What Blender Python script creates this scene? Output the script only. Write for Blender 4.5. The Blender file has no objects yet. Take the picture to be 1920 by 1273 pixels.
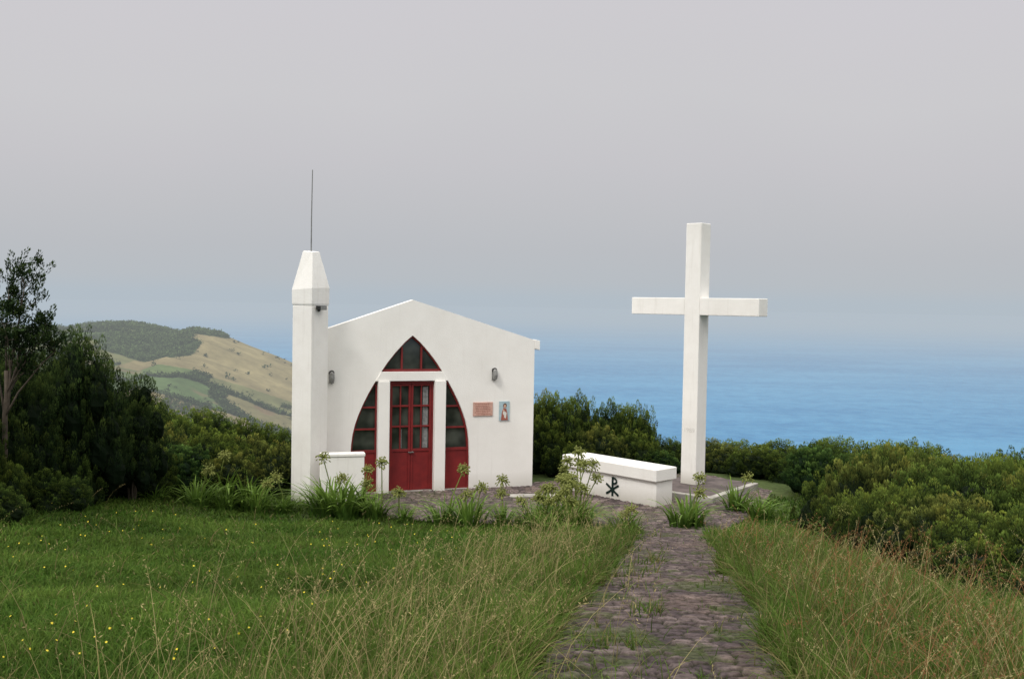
import bpy, math, random
import numpy as np
from mathutils import Vector, Matrix
rng=np.random.default_rng(7); random.seed(7)
scene=bpy.context.scene
COL=scene.collection
scene.view_settings.view_transform='Standard'
scene.view_settings.look='None'
scene.view_settings.exposure=0

# ---------------------------------------------------------------- helpers
def tag(o,label=None,category=None,kind=None,group=None):
    if label:o["label"]=label
    if category:o["category"]=category
    if kind:o["kind"]=kind
    if group:o["group"]=group
    return o
def link(o,parent=None):
    COL.objects.link(o)
    if parent is not None:o.parent=parent
    return o
def empty(name,loc,rotz=0,**k):
    o=bpy.data.objects.new(name,None); o.location=loc; o.rotation_euler=(0,0,rotz)
    o.empty_display_size=.2
    link(o); tag(o,**k); return o
def mesh_np(name,verts,faces_flat,sizes,mat,cols=None,smooth=False):
    me=bpy.data.meshes.new(name)
    verts=np.asarray(verts,dtype=np.float32); nv=len(verts)
    ff=np.asarray(faces_flat,dtype=np.int32); sz=np.asarray(sizes,dtype=np.int32)
    me.vertices.add(nv); me.vertices.foreach_set('co',verts.ravel())
    me.loops.add(len(ff)); me.loops.foreach_set('vertex_index',ff)
    me.polygons.add(len(sz))
    st=np.concatenate([[0],np.cumsum(sz)[:-1]]).astype(np.int32)
    me.polygons.foreach_set('loop_start',st)
    me.polygons.foreach_set('loop_total',sz)
    me.polygons.foreach_set('use_smooth',np.full(len(sz),smooth))
    me.update(calc_edges=True)
    if cols is not None:
        a=me.color_attributes.new(name='Col',type='FLOAT_COLOR',domain='POINT')
        c=np.ones((nv,4),dtype=np.float32); c[:,:3]=cols
        a.data.foreach_set('color',c.ravel())
    me.materials.append(mat)
    me.validate()
    return me
def mesh_py(name,verts,faces,mat,smooth=False):
    me=bpy.data.meshes.new(name); me.from_pydata([tuple(v) for v in verts],[],faces)
    me.materials.append(mat)
    if smooth:
        for p in me.polygons:p.use_smooth=True
    me.update(); return me
class MB:
    def __init__(s): s.v=[];s.f=[]
    def box(s,x0,x1,y0,y1,z0,z1):
        b=len(s.v)
        s.v+=[(x0,y0,z0),(x1,y0,z0),(x1,y1,z0),(x0,y1,z0),(x0,y0,z1),(x1,y0,z1),(x1,y1,z1),(x0,y1,z1)]
        s.f+=[(b,b+3,b+2,b+1),(b+4,b+5,b+6,b+7),(b,b+1,b+5,b+4),(b+1,b+2,b+6,b+5),(b+2,b+3,b+7,b+6),(b+3,b,b+4,b+7)]
    def prism(s,poly,y0,y1):
        n=len(poly);b=len(s.v)
        s.v+=[(p[0],y0,p[1]) for p in poly]+[(p[0],y1,p[1]) for p in poly]
        s.f.append(tuple(range(b,b+n))); s.f.append(tuple(range(b+2*n-1,b+n-1,-1)))
        for i in range(n):
            j=(i+1)%n; s.f.append((b+i,b+n+i,b+n+j,b+j))
    def tube(s,pts,rad,n=6):
        b=len(s.v);pts=[Vector(p) for p in pts]
        for i,p in enumerate(pts):
            d=(pts[min(i+1,len(pts)-1)]-pts[max(i-1,0)]).normalized()
            a=d.orthogonal().normalized() if i==0 else (a-d*a.dot(d)).normalized()
            c=d.cross(a)
            for k in range(n):
                t=2*math.pi*k/n; q=p+(a*math.cos(t)+c*math.sin(t))*rad[i]; s.v.append(tuple(q))
        for i in range(len(pts)-1):
            for k in range(n):
                k2=(k+1)%n; s.f.append((b+i*n+k,b+i*n+k2,b+(i+1)*n+k2,b+(i+1)*n+k))
        s.f.append(tuple(range(b+n-1,b-1,-1))); s.f.append(tuple(range(b+(len(pts)-1)*n,b+len(pts)*n)))
    def obj(s,name,mat,parent=None,bevel=0,smooth=False):
        o=bpy.data.objects.new(name,mesh_py(name,s.v,s.f,mat,smooth)); link(o,parent)
        if bevel:
            m=o.modifiers.new('bevel','BEVEL'); m.width=bevel; m.segments=2; m.limit_method='ANGLE'
        return o
def hash2(ix,iy,s=0):
    h=np.sin(ix*127.1+iy*311.7+s*74.7)*43758.5453
    return h-np.floor(h)
def vnoise(x,y,s=0):
    ix=np.floor(x);iy=np.floor(y);fx=x-ix;fy=y-iy
    fx=fx*fx*(3-2*fx);fy=fy*fy*(3-2*fy)
    a=hash2(ix,iy,s);b=hash2(ix+1,iy,s);c=hash2(ix,iy+1,s);d=hash2(ix+1,iy+1,s)
    return (a*(1-fx)+b*fx)*(1-fy)+(c*(1-fx)+d*fx)*fy
def fbm(x,y,s=0,o=4):
    r=0;a=.5
    for i in range(o):
        r=r+a*vnoise(x,y,s+i*3.1);x=x*2.03;y=y*2.03;a*=.5
    return r
def voronoi(x,y,s=0):
    ix=np.floor(x);iy=np.floor(y)
    f1=np.full(x.shape,9.);f2=np.full(x.shape,9.);idd=np.zeros(x.shape)
    for dx in(-1,0,1):
        for dy in(-1,0,1):
            cx=ix+dx;cy=iy+dy
            px=cx+.1+.8*hash2(cx,cy,s+1);py=cy+.1+.8*hash2(cx,cy,s+2)
            d=np.hypot(px-x,py-y);h=hash2(cx,cy,s+5)
            new=d<f1
            f2=np.where(new,f1,np.minimum(f2,d)); idd=np.where(new,h,idd); f1=np.where(new,d,f1)
    return f1,f2,idd
def sstep(a,b,x):
    t=np.clip((x-a)/(b-a),0,1); return t*t*(3-2*t)
def softplus(x,k): return k*np.logaddexp(0,x/k)
def inpoly(x,y,poly):
    r=np.zeros(x.shape,bool);n=len(poly)
    for i in range(n):
        x1,y1=poly[i];x2,y2=poly[(i+1)%n]
        c=((y1>y)!=(y2>y))&(x<(x2-x1)*(y-y1)/(y2-y1+1e-9)+x1)
        r^=c
    return r

# ---------------------------------------------------------------- materials
def new_mat(name):
    m=bpy.data.materials.new(name);m.use_nodes=True;nt=m.node_tree
    for n in list(nt.nodes):nt.nodes.remove(n)
    out=nt.nodes.new('ShaderNodeOutputMaterial');return m,nt,out
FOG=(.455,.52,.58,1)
def simple(name,col,rough=.7,metal=0,noise=.0,scale=8,bump=0,spec=.3,col2=None):
    m,nt,out=new_mat(name);b=nt.nodes.new('ShaderNodeBsdfPrincipled')
    b.inputs['Roughness'].default_value=rough;b.inputs['Metallic'].default_value=metal
    b.inputs['Specular IOR Level'].default_value=spec
    tc=nt.nodes.new('ShaderNodeTexCoord');n=nt.nodes.new('ShaderNodeTexNoise')
    n.inputs['Scale'].default_value=scale;n.inputs['Detail'].default_value=6
    nt.links.new(tc.outputs['Object'],n.inputs['Vector'])
    r=nt.nodes.new('ShaderNodeValToRGB')
    c2=col2 if col2 else tuple(c*(1-noise) for c in col)
    r.color_ramp.elements[0].position=.35;r.color_ramp.elements[1].position=.65
    r.color_ramp.elements[0].color=(*c2,1);r.color_ramp.elements[1].color=(*col,1)
    nt.links.new(n.outputs['Fac'],r.inputs['Fac']);nt.links.new(r.outputs['Color'],b.inputs['Base Color'])
    if bump:
        bp=nt.nodes.new('ShaderNodeBump');bp.inputs['Strength'].default_value=bump;bp.inputs['Distance'].default_value=.01
        nt.links.new(n.outputs['Fac'],bp.inputs['Height']);nt.links.new(bp.outputs['Normal'],b.inputs['Normal'])
    nt.links.new(b.outputs['BSDF'],out.inputs['Surface']);return m
def plaster(name,dirt=1.0):
    m,nt,out=new_mat(name);N=nt.nodes.new;L=nt.links.new
    b=N('ShaderNodeBsdfPrincipled');b.inputs['Roughness'].default_value=.85;b.inputs['Specular IOR Level'].default_value=.2
    tc=N('ShaderNodeTexCoord')
    n1=N('ShaderNodeTexNoise');n1.inputs['Scale'].default_value=1.3;n1.inputs['Detail'].default_value=8;n1.inputs['Roughness'].default_value=.65
    L(tc.outputs['Object'],n1.inputs['Vector'])
    mp=N('ShaderNodeMapping');mp.inputs['Scale'].default_value=(14,14,.9);L(tc.outputs['Object'],mp.inputs['Vector'])
    n2=N('ShaderNodeTexNoise');n2.inputs['Scale'].default_value=1;n2.inputs['Detail'].default_value=5;L(mp.outputs['Vector'],n2.inputs['Vector'])
    n3=N('ShaderNodeTexNoise');n3.inputs['Scale'].default_value=45;n3.inputs['Detail'].default_value=4;L(tc.outputs['Object'],n3.inputs['Vector'])
    r1=N('ShaderNodeValToRGB');e=r1.color_ramp.elements;e[0].position=.3;e[0].color=(.84-.05*dirt,.825-.055*dirt,.79-.06*dirt,1);e[1].position=.6;e[1].color=(.87,.855,.82,1)
    L(n1.outputs['Fac'],r1.inputs['Fac'])
    r2=N('ShaderNodeValToRGB');e=r2.color_ramp.elements;e[0].position=.58;e[0].color=(0,0,0,1);e[1].position=.82;e[1].color=(.22*dirt,)*3+(1,)
    L(n2.outputs['Fac'],r2.inputs['Fac'])
    mx=N('ShaderNodeMix');mx.data_type='RGBA';mx.inputs['B'].default_value=(.46,.43,.37,1)
    L(r1.outputs['Color'],mx.inputs['A']);L(r2.outputs['Color'],mx.inputs['Factor'])
    sp=N('ShaderNodeSeparateXYZ');L(tc.outputs['Object'],sp.inputs['Vector'])
    ad=N('ShaderNodeMath');ad.operation='MULTIPLY_ADD';ad.inputs[1].default_value=-.35;L(n1.outputs['Fac'],ad.inputs[0]);L(sp.outputs['Z'],ad.inputs[2])
    mr=N('ShaderNodeMapRange');mr.inputs['From Min'].default_value=-.15;mr.inputs['From Max'].default_value=.12;mr.inputs['To Min'].default_value=.5*dirt;mr.inputs['To Max'].default_value=0
    L(ad.outputs[0],mr.inputs['Value'])
    m2=N('ShaderNodeMix');m2.data_type='RGBA';m2.inputs['B'].default_value=(.40,.37,.30,1)
    L(mx.outputs['Result'],m2.inputs['A']);L(mr.outputs['Result'],m2.inputs['Factor']);L(m2.outputs['Result'],b.inputs['Base Color'])
    bp=N('ShaderNodeBump');bp.inputs['Strength'].default_value=.35;bp.inputs['Distance'].default_value=.01
    aa=N('ShaderNodeMath');aa.operation='ADD';L(n3.outputs['Fac'],aa.inputs[0]);L(n1.outputs['Fac'],aa.inputs[1])
    L(aa.outputs[0],bp.inputs['Height']);L(bp.outputs['Normal'],b.inputs['Normal'])
    L(b.outputs['BSDF'],out.inputs['Surface']);return m
def vcol(name,rough=.6,trans=.0,spec=.25,nscale=0,namt=.3,bump=0,fog=0):
    m,nt,out=new_mat(name);N=nt.nodes.new;L=nt.links.new
    at=N('ShaderNodeAttribute');at.attribute_name='Col';c=at.outputs['Color']
    b=N('ShaderNodeBsdfPrincipled');b.inputs['Roughness'].default_value=rough;b.inputs['Specular IOR Level'].default_value=spec
    if nscale:
        tc=N('ShaderNodeNewGeometry');n=N('ShaderNodeTexNoise');n.inputs['Scale'].default_value=nscale;n.inputs['Detail'].default_value=8
        n.inputs['Roughness'].default_value=.7
        L(tc.outputs['Position'],n.inputs['Vector'])
        mr=N('ShaderNodeMapRange');mr.inputs['From Min'].default_value=.3;mr.inputs['From Max'].default_value=.7
        mr.inputs['To Min'].default_value=1-namt;mr.inputs['To Max'].default_value=1+namt;L(n.outputs['Fac'],mr.inputs['Value'])
        vm=N('ShaderNodeVectorMath');vm.operation='SCALE';L(c,vm.inputs[0]);L(mr.outputs['Result'],vm.inputs['Scale']);c=vm.outputs['Vector']
        if bump:
            bp=N('ShaderNodeBump');bp.inputs['Strength'].default_value=bump;bp.inputs['Distance'].default_value=.02
            L(n.outputs['Fac'],bp.inputs['Height']);L(bp.outputs['Normal'],b.inputs['Normal'])
    L(c,b.inputs['Base Color']);sh=b.outputs['BSDF']
    if trans:
        t=N('ShaderNodeBsdfTranslucent');L(c,t.inputs['Color'])
        mx=N('ShaderNodeMixShader');mx.inputs['Fac'].default_value=trans;L(sh,mx.inputs[1]);L(t.outputs['BSDF'],mx.inputs[2]);sh=mx.outputs['Shader']
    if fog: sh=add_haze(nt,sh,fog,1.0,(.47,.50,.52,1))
    L(sh,out.inputs['Surface']);return m
def add_haze(nt,sh,dist,power=1.0,col=FOG):  # paints haze into the surface as emission growing with distance from the origin
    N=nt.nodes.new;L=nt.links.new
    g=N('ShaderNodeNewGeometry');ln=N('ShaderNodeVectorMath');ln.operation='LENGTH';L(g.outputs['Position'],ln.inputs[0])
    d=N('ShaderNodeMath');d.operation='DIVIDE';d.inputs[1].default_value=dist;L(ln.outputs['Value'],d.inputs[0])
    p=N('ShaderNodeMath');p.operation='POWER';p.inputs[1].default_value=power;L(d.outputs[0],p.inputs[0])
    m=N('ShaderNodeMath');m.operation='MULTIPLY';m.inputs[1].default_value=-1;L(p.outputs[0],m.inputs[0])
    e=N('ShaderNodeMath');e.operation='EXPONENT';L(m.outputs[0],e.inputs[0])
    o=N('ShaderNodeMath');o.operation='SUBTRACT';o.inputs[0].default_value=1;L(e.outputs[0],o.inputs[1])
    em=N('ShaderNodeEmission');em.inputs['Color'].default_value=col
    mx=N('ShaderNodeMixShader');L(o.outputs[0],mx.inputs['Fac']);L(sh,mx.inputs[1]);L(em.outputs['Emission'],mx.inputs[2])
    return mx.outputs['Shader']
M_wall=plaster('white_plaster',.7);M_wall2=plaster('weathered_white_plaster',1.2)
M_red=simple('red_paint',(.205,.018,.018),.5,noise=.25,scale=5,bump=.1,spec=.4)
M_redd=simple('worn_red_paint',(.205,.018,.018),.55,scale=7,col2=(.15,.014,.015),bump=.2)
def glassmat():
    m,nt,out=new_mat('dark_window_glass');N=nt.nodes.new;L=nt.links.new
    b=N('ShaderNodeBsdfPrincipled');b.inputs['Roughness'].default_value=.12;b.inputs['Specular IOR Level'].default_value=.6
    tc=N('ShaderNodeTexCoord');n=N('ShaderNodeTexNoise');n.inputs['Scale'].default_value=2.5;L(tc.outputs['Object'],n.inputs['Vector'])
    r=N('ShaderNodeValToRGB');e=r.color_ramp.elements;e[0].position=.35;e[0].color=(.018,.022,.02,1);e[1].position=.7;e[1].color=(.085,.095,.08,1)
    L(n.outputs['Fac'],r.inputs['Fac']);L(r.outputs['Color'],b.inputs['Base Color'])
    bp=N('ShaderNodeBump');bp.inputs['Strength'].default_value=.1;L(n.outputs['Fac'],bp.inputs['Height']);L(bp.outputs['Normal'],b.inputs['Normal'])
    L(b.outputs['BSDF'],out.inputs['Surface']);return m
M_glass=glassmat()
M_curtain=simple('curtain_cloth',(.33,.34,.34),.9,noise=.4,scale=18)
M_black=simple('black_plastic',(.02,.02,.02),.5)
M_metal=simple('grey_metal',(.3,.3,.29),.45,.6,noise=.3)
M_lampg=simple('lamp_glass',(.28,.28,.27),.3,noise=.3,scale=30)
M_pink=simple('pink_stone',(.62,.38,.31),.7,noise=.2,scale=20)
M_brown=simple('engraved_brown',(.3,.11,.08),.8)
M_tileb=simple('pale_blue_tile',(.42,.55,.6),.35,noise=.15,scale=15)
M_skin=simple('tile_painted_skin',(.62,.38,.27),.4,noise=.1)
M_robe=simple('tile_painted_robe',(.40,.13,.09),.4,noise=.3,scale=30)
M_white=simple('tile_painted_white',(.7,.68,.63),.4,noise=.1)
M_hair=simple('tile_painted_hair',(.1,.05,.03),.5)
M_dgreen=simple('dark_green_paint',(.005,.018,.014),.6)
M_faint=simple('faded_paint',(.70,.68,.64),.8,noise=.12,scale=30)
M_kerb=simple('pale_concrete',(.42,.40,.36),.85,noise=.4,scale=5,bump=.4)
M_ground=vcol('soil_and_turf',.95,nscale=9,namt=.45,bump=.8,spec=.1)
M_stone=vcol('basalt_paving',.9,nscale=28,namt=.55,bump=.9,spec=.12)
M_grass=vcol('grass_blade',.7,trans=.35,spec=.08)
M_leaf=vcol('shrub_leaf',.65,trans=.25,spec=.08)
M_agl=vcol('strap_leaf',.5,trans=.3,spec=.15)
M_bark=simple('shrub_bark',(.10,.08,.06),.9,noise=.5,scale=12,bump=.5)
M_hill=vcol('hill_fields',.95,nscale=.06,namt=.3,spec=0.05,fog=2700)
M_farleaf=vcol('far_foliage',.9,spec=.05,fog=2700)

# ---------------------------------------------------------------- terrain
PLAZA=[(-3.15,17.35),(-2.5,16.55),(-1.2,16.0),(.6,15.7),(1.9,15.25),(3.2,15.3),(3.9,16.6),(4.6,18.0),(5.3,19.9),(4.3,22.0),(3.0,21.6),(.55,20.1),(-3.7,18.4)]
def path_x(y): return .085+.145*y+.0010*y*y
def gz(x,y,noise=True):
    x=np.asarray(x,float);y=np.asarray(y,float)
    b=.1723*softplus(15.9-y,.45)
    b=2.06-softplus(2.06-b,.12)
    b=b-.35*softplus(y-23.5,1.0)
    b=b+.32*sstep(-3.9,-6.2,x)*sstep(9,14,y)*sstep(40,22,y)
    b=b-.16*softplus(x-6.0,1.0)-.2*softplus(-x-13,2)*1.0
    b=np.maximum(b,-215)
    if noise:
        m=1-inpoly(x,y,PLAZA)*1.0
        near=np.abs(x-path_x(y)); m=m*sstep(.45,1.0,near)
        b=b+m*(fbm(x*.9,y*.9,1)-.47)*.14
    return b
def grid_mesh(name,xs,ys,fz,fc,mat):
    X,Y=np.meshgrid(xs,ys);Z=fz(X,Y);nx=len(xs);ny=len(ys)
    V=np.stack([X,Y,Z],-1).reshape(-1,3)
    i=(np.arange(ny-1)[:,None]*nx+np.arange(nx-1)[None,:]).ravel()
    F=np.stack([i,i+1,i+nx+1,i+nx],-1)
    return mesh_np(name,V,F.ravel(),np.full(len(F),4),mat,fc(X,Y,Z).reshape(-1,3),True)
def warp(n,near,far,c=0):
    t=np.linspace(-1,1,n);return c+np.sign(t)*(near*np.abs(t)+far*np.abs(t)**5)
xs=warp(420,16,900);ys=warp(460,17,900,10)
def gcol(X,Y,Z):
    n=fbm(X*1.3,Y*1.3,9)[...,None]
    c=np.array([.035,.06,.016])*(1-n)+np.array([.08,.10,.036])*n
    far=sstep(30,80,np.hypot(X,Y))[...,None]
    return c*(1-far)+np.array([.05,.08,.03])*far
o=bpy.data.objects.new('ground',grid_mesh('ground',xs,ys,lambda X,Y:gz(X,Y)-.012,gcol,M_ground));link(o);tag(o,kind='structure',label='grassy hillside sloping down to the chapel terrace')

def paving(X,Y,sx,sc=8.8):
    wx=X+.07*fbm(X*6,Y*6,4)+.03*fbm(X*26,Y*26,14);wy=Y+.07*fbm(X*6,Y*6,8)+.03*fbm(X*26,Y*26,18)
    f1,f2,idd=voronoi(wx*sc,wy*sc*1.2,sx);e=sstep(.02,.19,f2-f1)
    return e,idd
def paving_z(sx):
    def f(X,Y):
        e,i=paving(X,Y,sx)
        return gz(X,Y,False)+.012+.015*e+.018*(i-.5)*e+.014*fbm(X*19,Y*19,2)
    return f
def paving_c(sx,moss=.5):
    def f(X,Y,Z):
        e,i=paving(X,Y,sx);e=e[...,None];i=i[...,None]
        A=np.array([.092,.070,.070]);B=np.array([.155,.122,.115]);C=np.array([.058,.045,.048])
        c=np.where(i<.65,C+(A-C)*i/.65,A+(B-A)*(i-.65)/.35)
        c=c*(.5+1.0*fbm(X*15,Y*15,6)[...,None])
        mort=np.array([.024,.026,.014])
        c=mort*(1-e)+c*e
        m=sstep(.53,.62,fbm(X*2.1,Y*1.9,21)+.28*(fbm(X*18,Y*18,23)-.5)-.08*(e[...,0]-.5))[...,None]*moss
        g=np.array([.055,.075,.022])*(.5+1.0*fbm(X*22,Y*22,25)[...,None]);t=sstep(.5,.66,fbm(X*2.3,Y*1.5,31))[...,None]*.35
        c=c*(1-t)+np.array([.16,.115,.095])*t*(.2+.9*e)*(.5+1.0*fbm(X*12,Y*12,36)[...,None])
        return c*(1-m)+g*m
    return f
ny=1500;nx=120
yy=1.8*(15.9/1.8)**np.linspace(0,1,ny);tt=np.linspace(-.84,.74,nx)
T,Y=np.meshgrid(tt,yy);X=path_x(Y)+T
Z=paving_z(3)(X,Y); C=paving_c(3,.6)(X,Y,Z)
Z=Z-.07*sstep(.64,.82,np.abs(T+.03))
i=(np.arange(ny-1)[:,None]*nx+np.arange(nx-1)[None,:]).ravel();F=np.stack([i,i+1,i+nx+1,i+nx],-1)
o=bpy.data.objects.new('path',mesh_np('path',np.stack([X,Y,Z],-1).reshape(-1,3),F.ravel(),np.full(len(F),4),M_stone,C.reshape(-1,3),True));link(o)
tag(o,kind='structure',label='narrow rough stone path overgrown at its edges')
xs2=np.arange(-4,5.6,.025);ys2=np.arange(15,22.2,.028)
X,Y=np.meshgrid(xs2,ys2);Z=paving_z(11)(X,Y)-.004;C=paving_c(11,.2)(X,Y,Z)*1.4
nx=len(xs2);ny=len(ys2)
i=(np.arange(ny-1)[:,None]*nx+np.arange(nx-1)[None,:]).ravel();F=np.stack([i,i+1,i+nx+1,i+nx],-1)
ins=inpoly(X,Y,PLAZA).ravel();F=F[ins[F].all(1)]
used=np.unique(F);re=np.zeros(nx*ny,int);re[used]=np.arange(len(used))
V=np.stack([X,Y,Z],-1).reshape(-1,3)[used]
o=bpy.data.objects.new('paved_terrace',mesh_np('plaza',V,re[F].ravel(),np.full(len(F),4),M_stone,C.reshape(-1,3)[used],True));link(o)
tag(o,kind='structure',label='dark stone paved terrace in front of the chapel')

# ---------------------------------------------------------------- sea
m,nt,out=new_mat('sea_water');N=nt.nodes.new;L=nt.links.new
b=N('ShaderNodeBsdfPrincipled');b.inputs['Roughness'].default_value=.5;b.inputs['Specular IOR Level'].default_value=.05
g=N('ShaderNodeNewGeometry')
mp=N('ShaderNodeMapping');mp.inputs['Scale'].default_value=(.0012,.0035,.002);L(g.outputs['Position'],mp.inputs['Vector'])
n=N('ShaderNodeTexNoise');n.inputs['Scale'].default_value=1;n.inputs['Detail'].default_value=10;n.inputs['Roughness'].default_value=.6;L(mp.outputs['Vector'],n.inputs['Vector'])  # broad noise paints cloud shadow patches into the water colour
mp2=N('ShaderNodeMapping');mp2.inputs['Scale'].default_value=(.022,.022,.02);L(g.outputs['Position'],mp2.inputs['Vector'])
n2=N('ShaderNodeTexNoise');n2.inputs['Scale'].default_value=1;n2.inputs['Detail'].default_value=5;n2.inputs['Roughness'].default_value=.75;L(mp2.outputs['Vector'],n2.inputs['Vector'])
ad=N('ShaderNodeMath');ad.operation='ADD';L(n.outputs['Fac'],ad.inputs[0]);L(n2.outputs['Fac'],ad.inputs[1])
r=N('ShaderNodeValToRGB');e=r.color_ramp.elements;e[0].position=.41;e[0].color=(.022,.145,.31,1);e[1].position=.59;e[1].color=(.06,.225,.40,1)
hf=N('ShaderNodeMath');hf.operation='MULTIPLY';hf.inputs[1].default_value=.5;L(ad.outputs[0],hf.inputs[0]);L(hf.outputs[0],r.inputs['Fac'])
L(r.outputs['Color'],b.inputs['Base Color'])
bp=N('ShaderNodeBump');bp.inputs['Strength'].default_value=1;bp.inputs['Distance'].default_value=8;L(n2.outputs['Fac'],bp.inputs['Height']);L(bp.outputs['Normal'],b.inputs['Normal'])
L(add_haze(nt,b.outputs['BSDF'],5000,1.3),out.inputs['Surface'])  # mist over the water is painted into its shading by distance
M_sea=m
na=96;rr=[0,200,600,1200,2000,3500,6000,10000,20000,45000,90000]
V=[];F=[]
for r_ in rr:
    for k in range(na):
        a=2*math.pi*k/na;V.append((r_*math.cos(a),r_*math.sin(a),-205))
for j in range(len(rr)-1):
    for k in range(na):
        k2=(k+1)%na
        F.append((j*na+k,(j+1)*na+k,(j+1)*na+k2,j*na+k2))
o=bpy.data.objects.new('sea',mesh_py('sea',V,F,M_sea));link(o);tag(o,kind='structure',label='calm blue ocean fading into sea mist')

# ---------------------------------------------------------------- far hill
RX=[-1400,-900,-640,-463,-430,-372,-342,-318,-300,-284,-262,-240,-215,-198,-150,-80,0,60,160]
RZ=[-60,-30,-12,-17,-19,-14.5,-13,-17,-21,-17,-21,-30,-39,-46,-62,-84,-108,-140,-215]
def ridge(x): return np.interp(x,RX,RZ)
def hillz(X,Y):
    xe=X*(.55+.45*900/np.maximum(Y,420))
    r=ridge(xe)
    d=900-Y
    z=r-.135*softplus(d,25)-.25*softplus(-d,25)
    z=z+9*(fbm(X*.012,Y*.012,5)-.47)*sstep(0,110,d)
    z=z-.9*softplus(470-Y,25)
    z=z-3*np.exp(-(((Y-760)-.35*(X+330))/22)**2)
    return np.maximum(z,-214)
PAL=np.array([[.13,.135,.06],[.085,.12,.042],[.18,.15,.08],[.07,.11,.04],[.115,.13,.053],[.155,.14,.068]])
def fieldv(X,Y):
    a=.45;U=(X*math.cos(a)+Y*math.sin(a));W=(-X*math.sin(a)+Y*math.cos(a))
    U=U+60*fbm(X*.01,Y*.01,3)+8*fbm(X*.05,Y*.05,33);W=W+40*fbm(X*.012,Y*.012,13)+7*fbm(X*.05,Y*.05,34)
    return voronoi(U/140,W/46,17)
def wood(X,Y):
    w1=(Y>855+50*(fbm(X*.03,Y*.03,41)-.5))&(X>-378)&(X<-276)
    w2=(np.hypot((X+292)/44,(Y-800+.2*(X+300))/50)+.9*(fbm(X*.04,Y*.04,44)-.5)<1)
    w3=(np.hypot((X+278)/26,(Y-880)/28)<1)
    return w1|w2|w3
def hillc(X,Y,Z):
    f1,f2,idd=fieldv(X,Y)
    c=PAL[np.clip((idd*6).astype(int),0,5)]
    tan=((X>-272-(900-Y)*.05)&(Y>740+.4*(X+200)))[...,None]
    c=np.where(tan,np.array([.195,.165,.085]),c)
    c=c*(.6+.8*fbm(X*.04,Y*.04,7,5)[...,None])
    red=(sstep(.64,.70,fbm(X*.03,Y*.04,55))*(Y<740))[...,None]
    c=c*(1-red*.35)+np.array([.22,.12,.09])*red*.35
    w=wood(X,Y)[...,None]
    c=np.where(w,np.array([.06,.085,.035]),c)
    h=(f2-f1<.08)[...,None]&~tan
    return np.where(h,np.array([.04,.058,.025]),c)
xs=np.concatenate([np.linspace(-1400,-560,60),np.linspace(-555,-60,330),np.linspace(-55,160,40)]);ys=np.concatenate([np.linspace(260,440,30),np.linspace(445,960,300),np.linspace(970,1700,30)])
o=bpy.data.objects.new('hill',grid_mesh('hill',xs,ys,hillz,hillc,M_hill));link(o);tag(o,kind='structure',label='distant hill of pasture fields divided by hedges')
NX=90000
X=rng.uniform(-540,-60,NX);Y=rng.uniform(470,905,NX)
f1,f2,idd=fieldv(X,Y);tan=(X>-272-(900-Y)*.05)&(Y>740+.4*(X+200))
hed=(f2-f1<.085)&~tan;wdm=wood(X,Y)
scrub=(fbm(X*.02,Y*.03,93)>.60)&~tan
keep=(hed&(rng.random(NX)<.8))|(wdm&(rng.random(NX)<.55))|(scrub&(rng.random(NX)<.25))|(rng.random(NX)<.004)
X=X[keep];Y=Y[keep];Z=hillz(X,Y);H=rng.uniform(1.8,4.2,len(X))*.85
nt_=20;n=len(X)
ctr=np.stack([X,Y,Z],-1)[:,None,:]+rng.normal(0,.33,(n,nt_,3))*np.stack([H,H,H*.8],-1)[:,None,:]+np.array([0,0,.35])*H[:,None,None]
ctr=ctr.reshape(-1,3);hh=np.repeat(H,nt_)
off=rng.normal(0,1,(len(ctr),3,3))*hh[:,None,None]*.2
V=(ctr[:,None,:]+off).reshape(-1,3)
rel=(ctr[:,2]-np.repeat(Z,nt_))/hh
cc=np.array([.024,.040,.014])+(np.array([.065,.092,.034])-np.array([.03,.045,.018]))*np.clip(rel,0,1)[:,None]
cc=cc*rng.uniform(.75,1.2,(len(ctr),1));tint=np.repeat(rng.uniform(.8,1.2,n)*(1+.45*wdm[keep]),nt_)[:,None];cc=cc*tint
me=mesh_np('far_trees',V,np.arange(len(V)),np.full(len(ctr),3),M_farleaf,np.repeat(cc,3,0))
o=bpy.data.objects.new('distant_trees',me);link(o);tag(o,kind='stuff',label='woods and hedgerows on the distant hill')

# ---------------------------------------------------------------- chapel
ch=empty('chapel',(-1.88,18.84,0),math.radians(20),label='small white chapel with pointed arch and red glazed doors',category='chapel')
ARCH=[(0,2.99),(.15,2.86),(.33,2.665),(.47,2.49),(.60,2.30),(.72,2.10),(.84,1.89),(.94,1.69),(1.02,1.50),(1.08,1.33),(1.125,1.14),(1.15,.95),(1.165,.6),(1.165,-.1)]
def archx(z):
    zs=[p[1] for p in ARCH][::-1];x_=[p[0] for p in ARCH][::-1];return float(np.interp(z,zs,x_))
def archz(x):
    return float(np.interp(abs(x),[p[0] for p in ARCH[:12]],[p[1] for p in ARCH[:12]]))
LX=-1.72;RXX=2.48;PK=3.66;ZL=PK-.345*1.72;ZR=PK-.30*2.5
D=3.4
w=MB()
leftp=[(LX,-.15)]+[(-x,z) for x,z in ARCH[::-1] ]+[(0,PK),(LX,ZL)]
leftp[1]=(-1.165,-.15)
w.prism(leftp,0,.22)
rightp=[(x,z) for x,z in ARCH]
rightp[-1]=(1.165,-.15)
rightp=rightp+[(RXX,-.15),(RXX,ZR),(0,PK)]
w.prism(rightp,0,.22)
DR=.42
w.box(RXX-.2,RXX,.22,D,-.15,ZR-.06);w.box(LX,LX+.2,.22,D,-.15,ZL-DR)
w.prism([(LX,-.15),(RXX,-.15),(RXX,ZR-.1),(.9,PK-.5),(0,PK-DR),(LX,ZL-DR)],D,D+.2)
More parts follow.
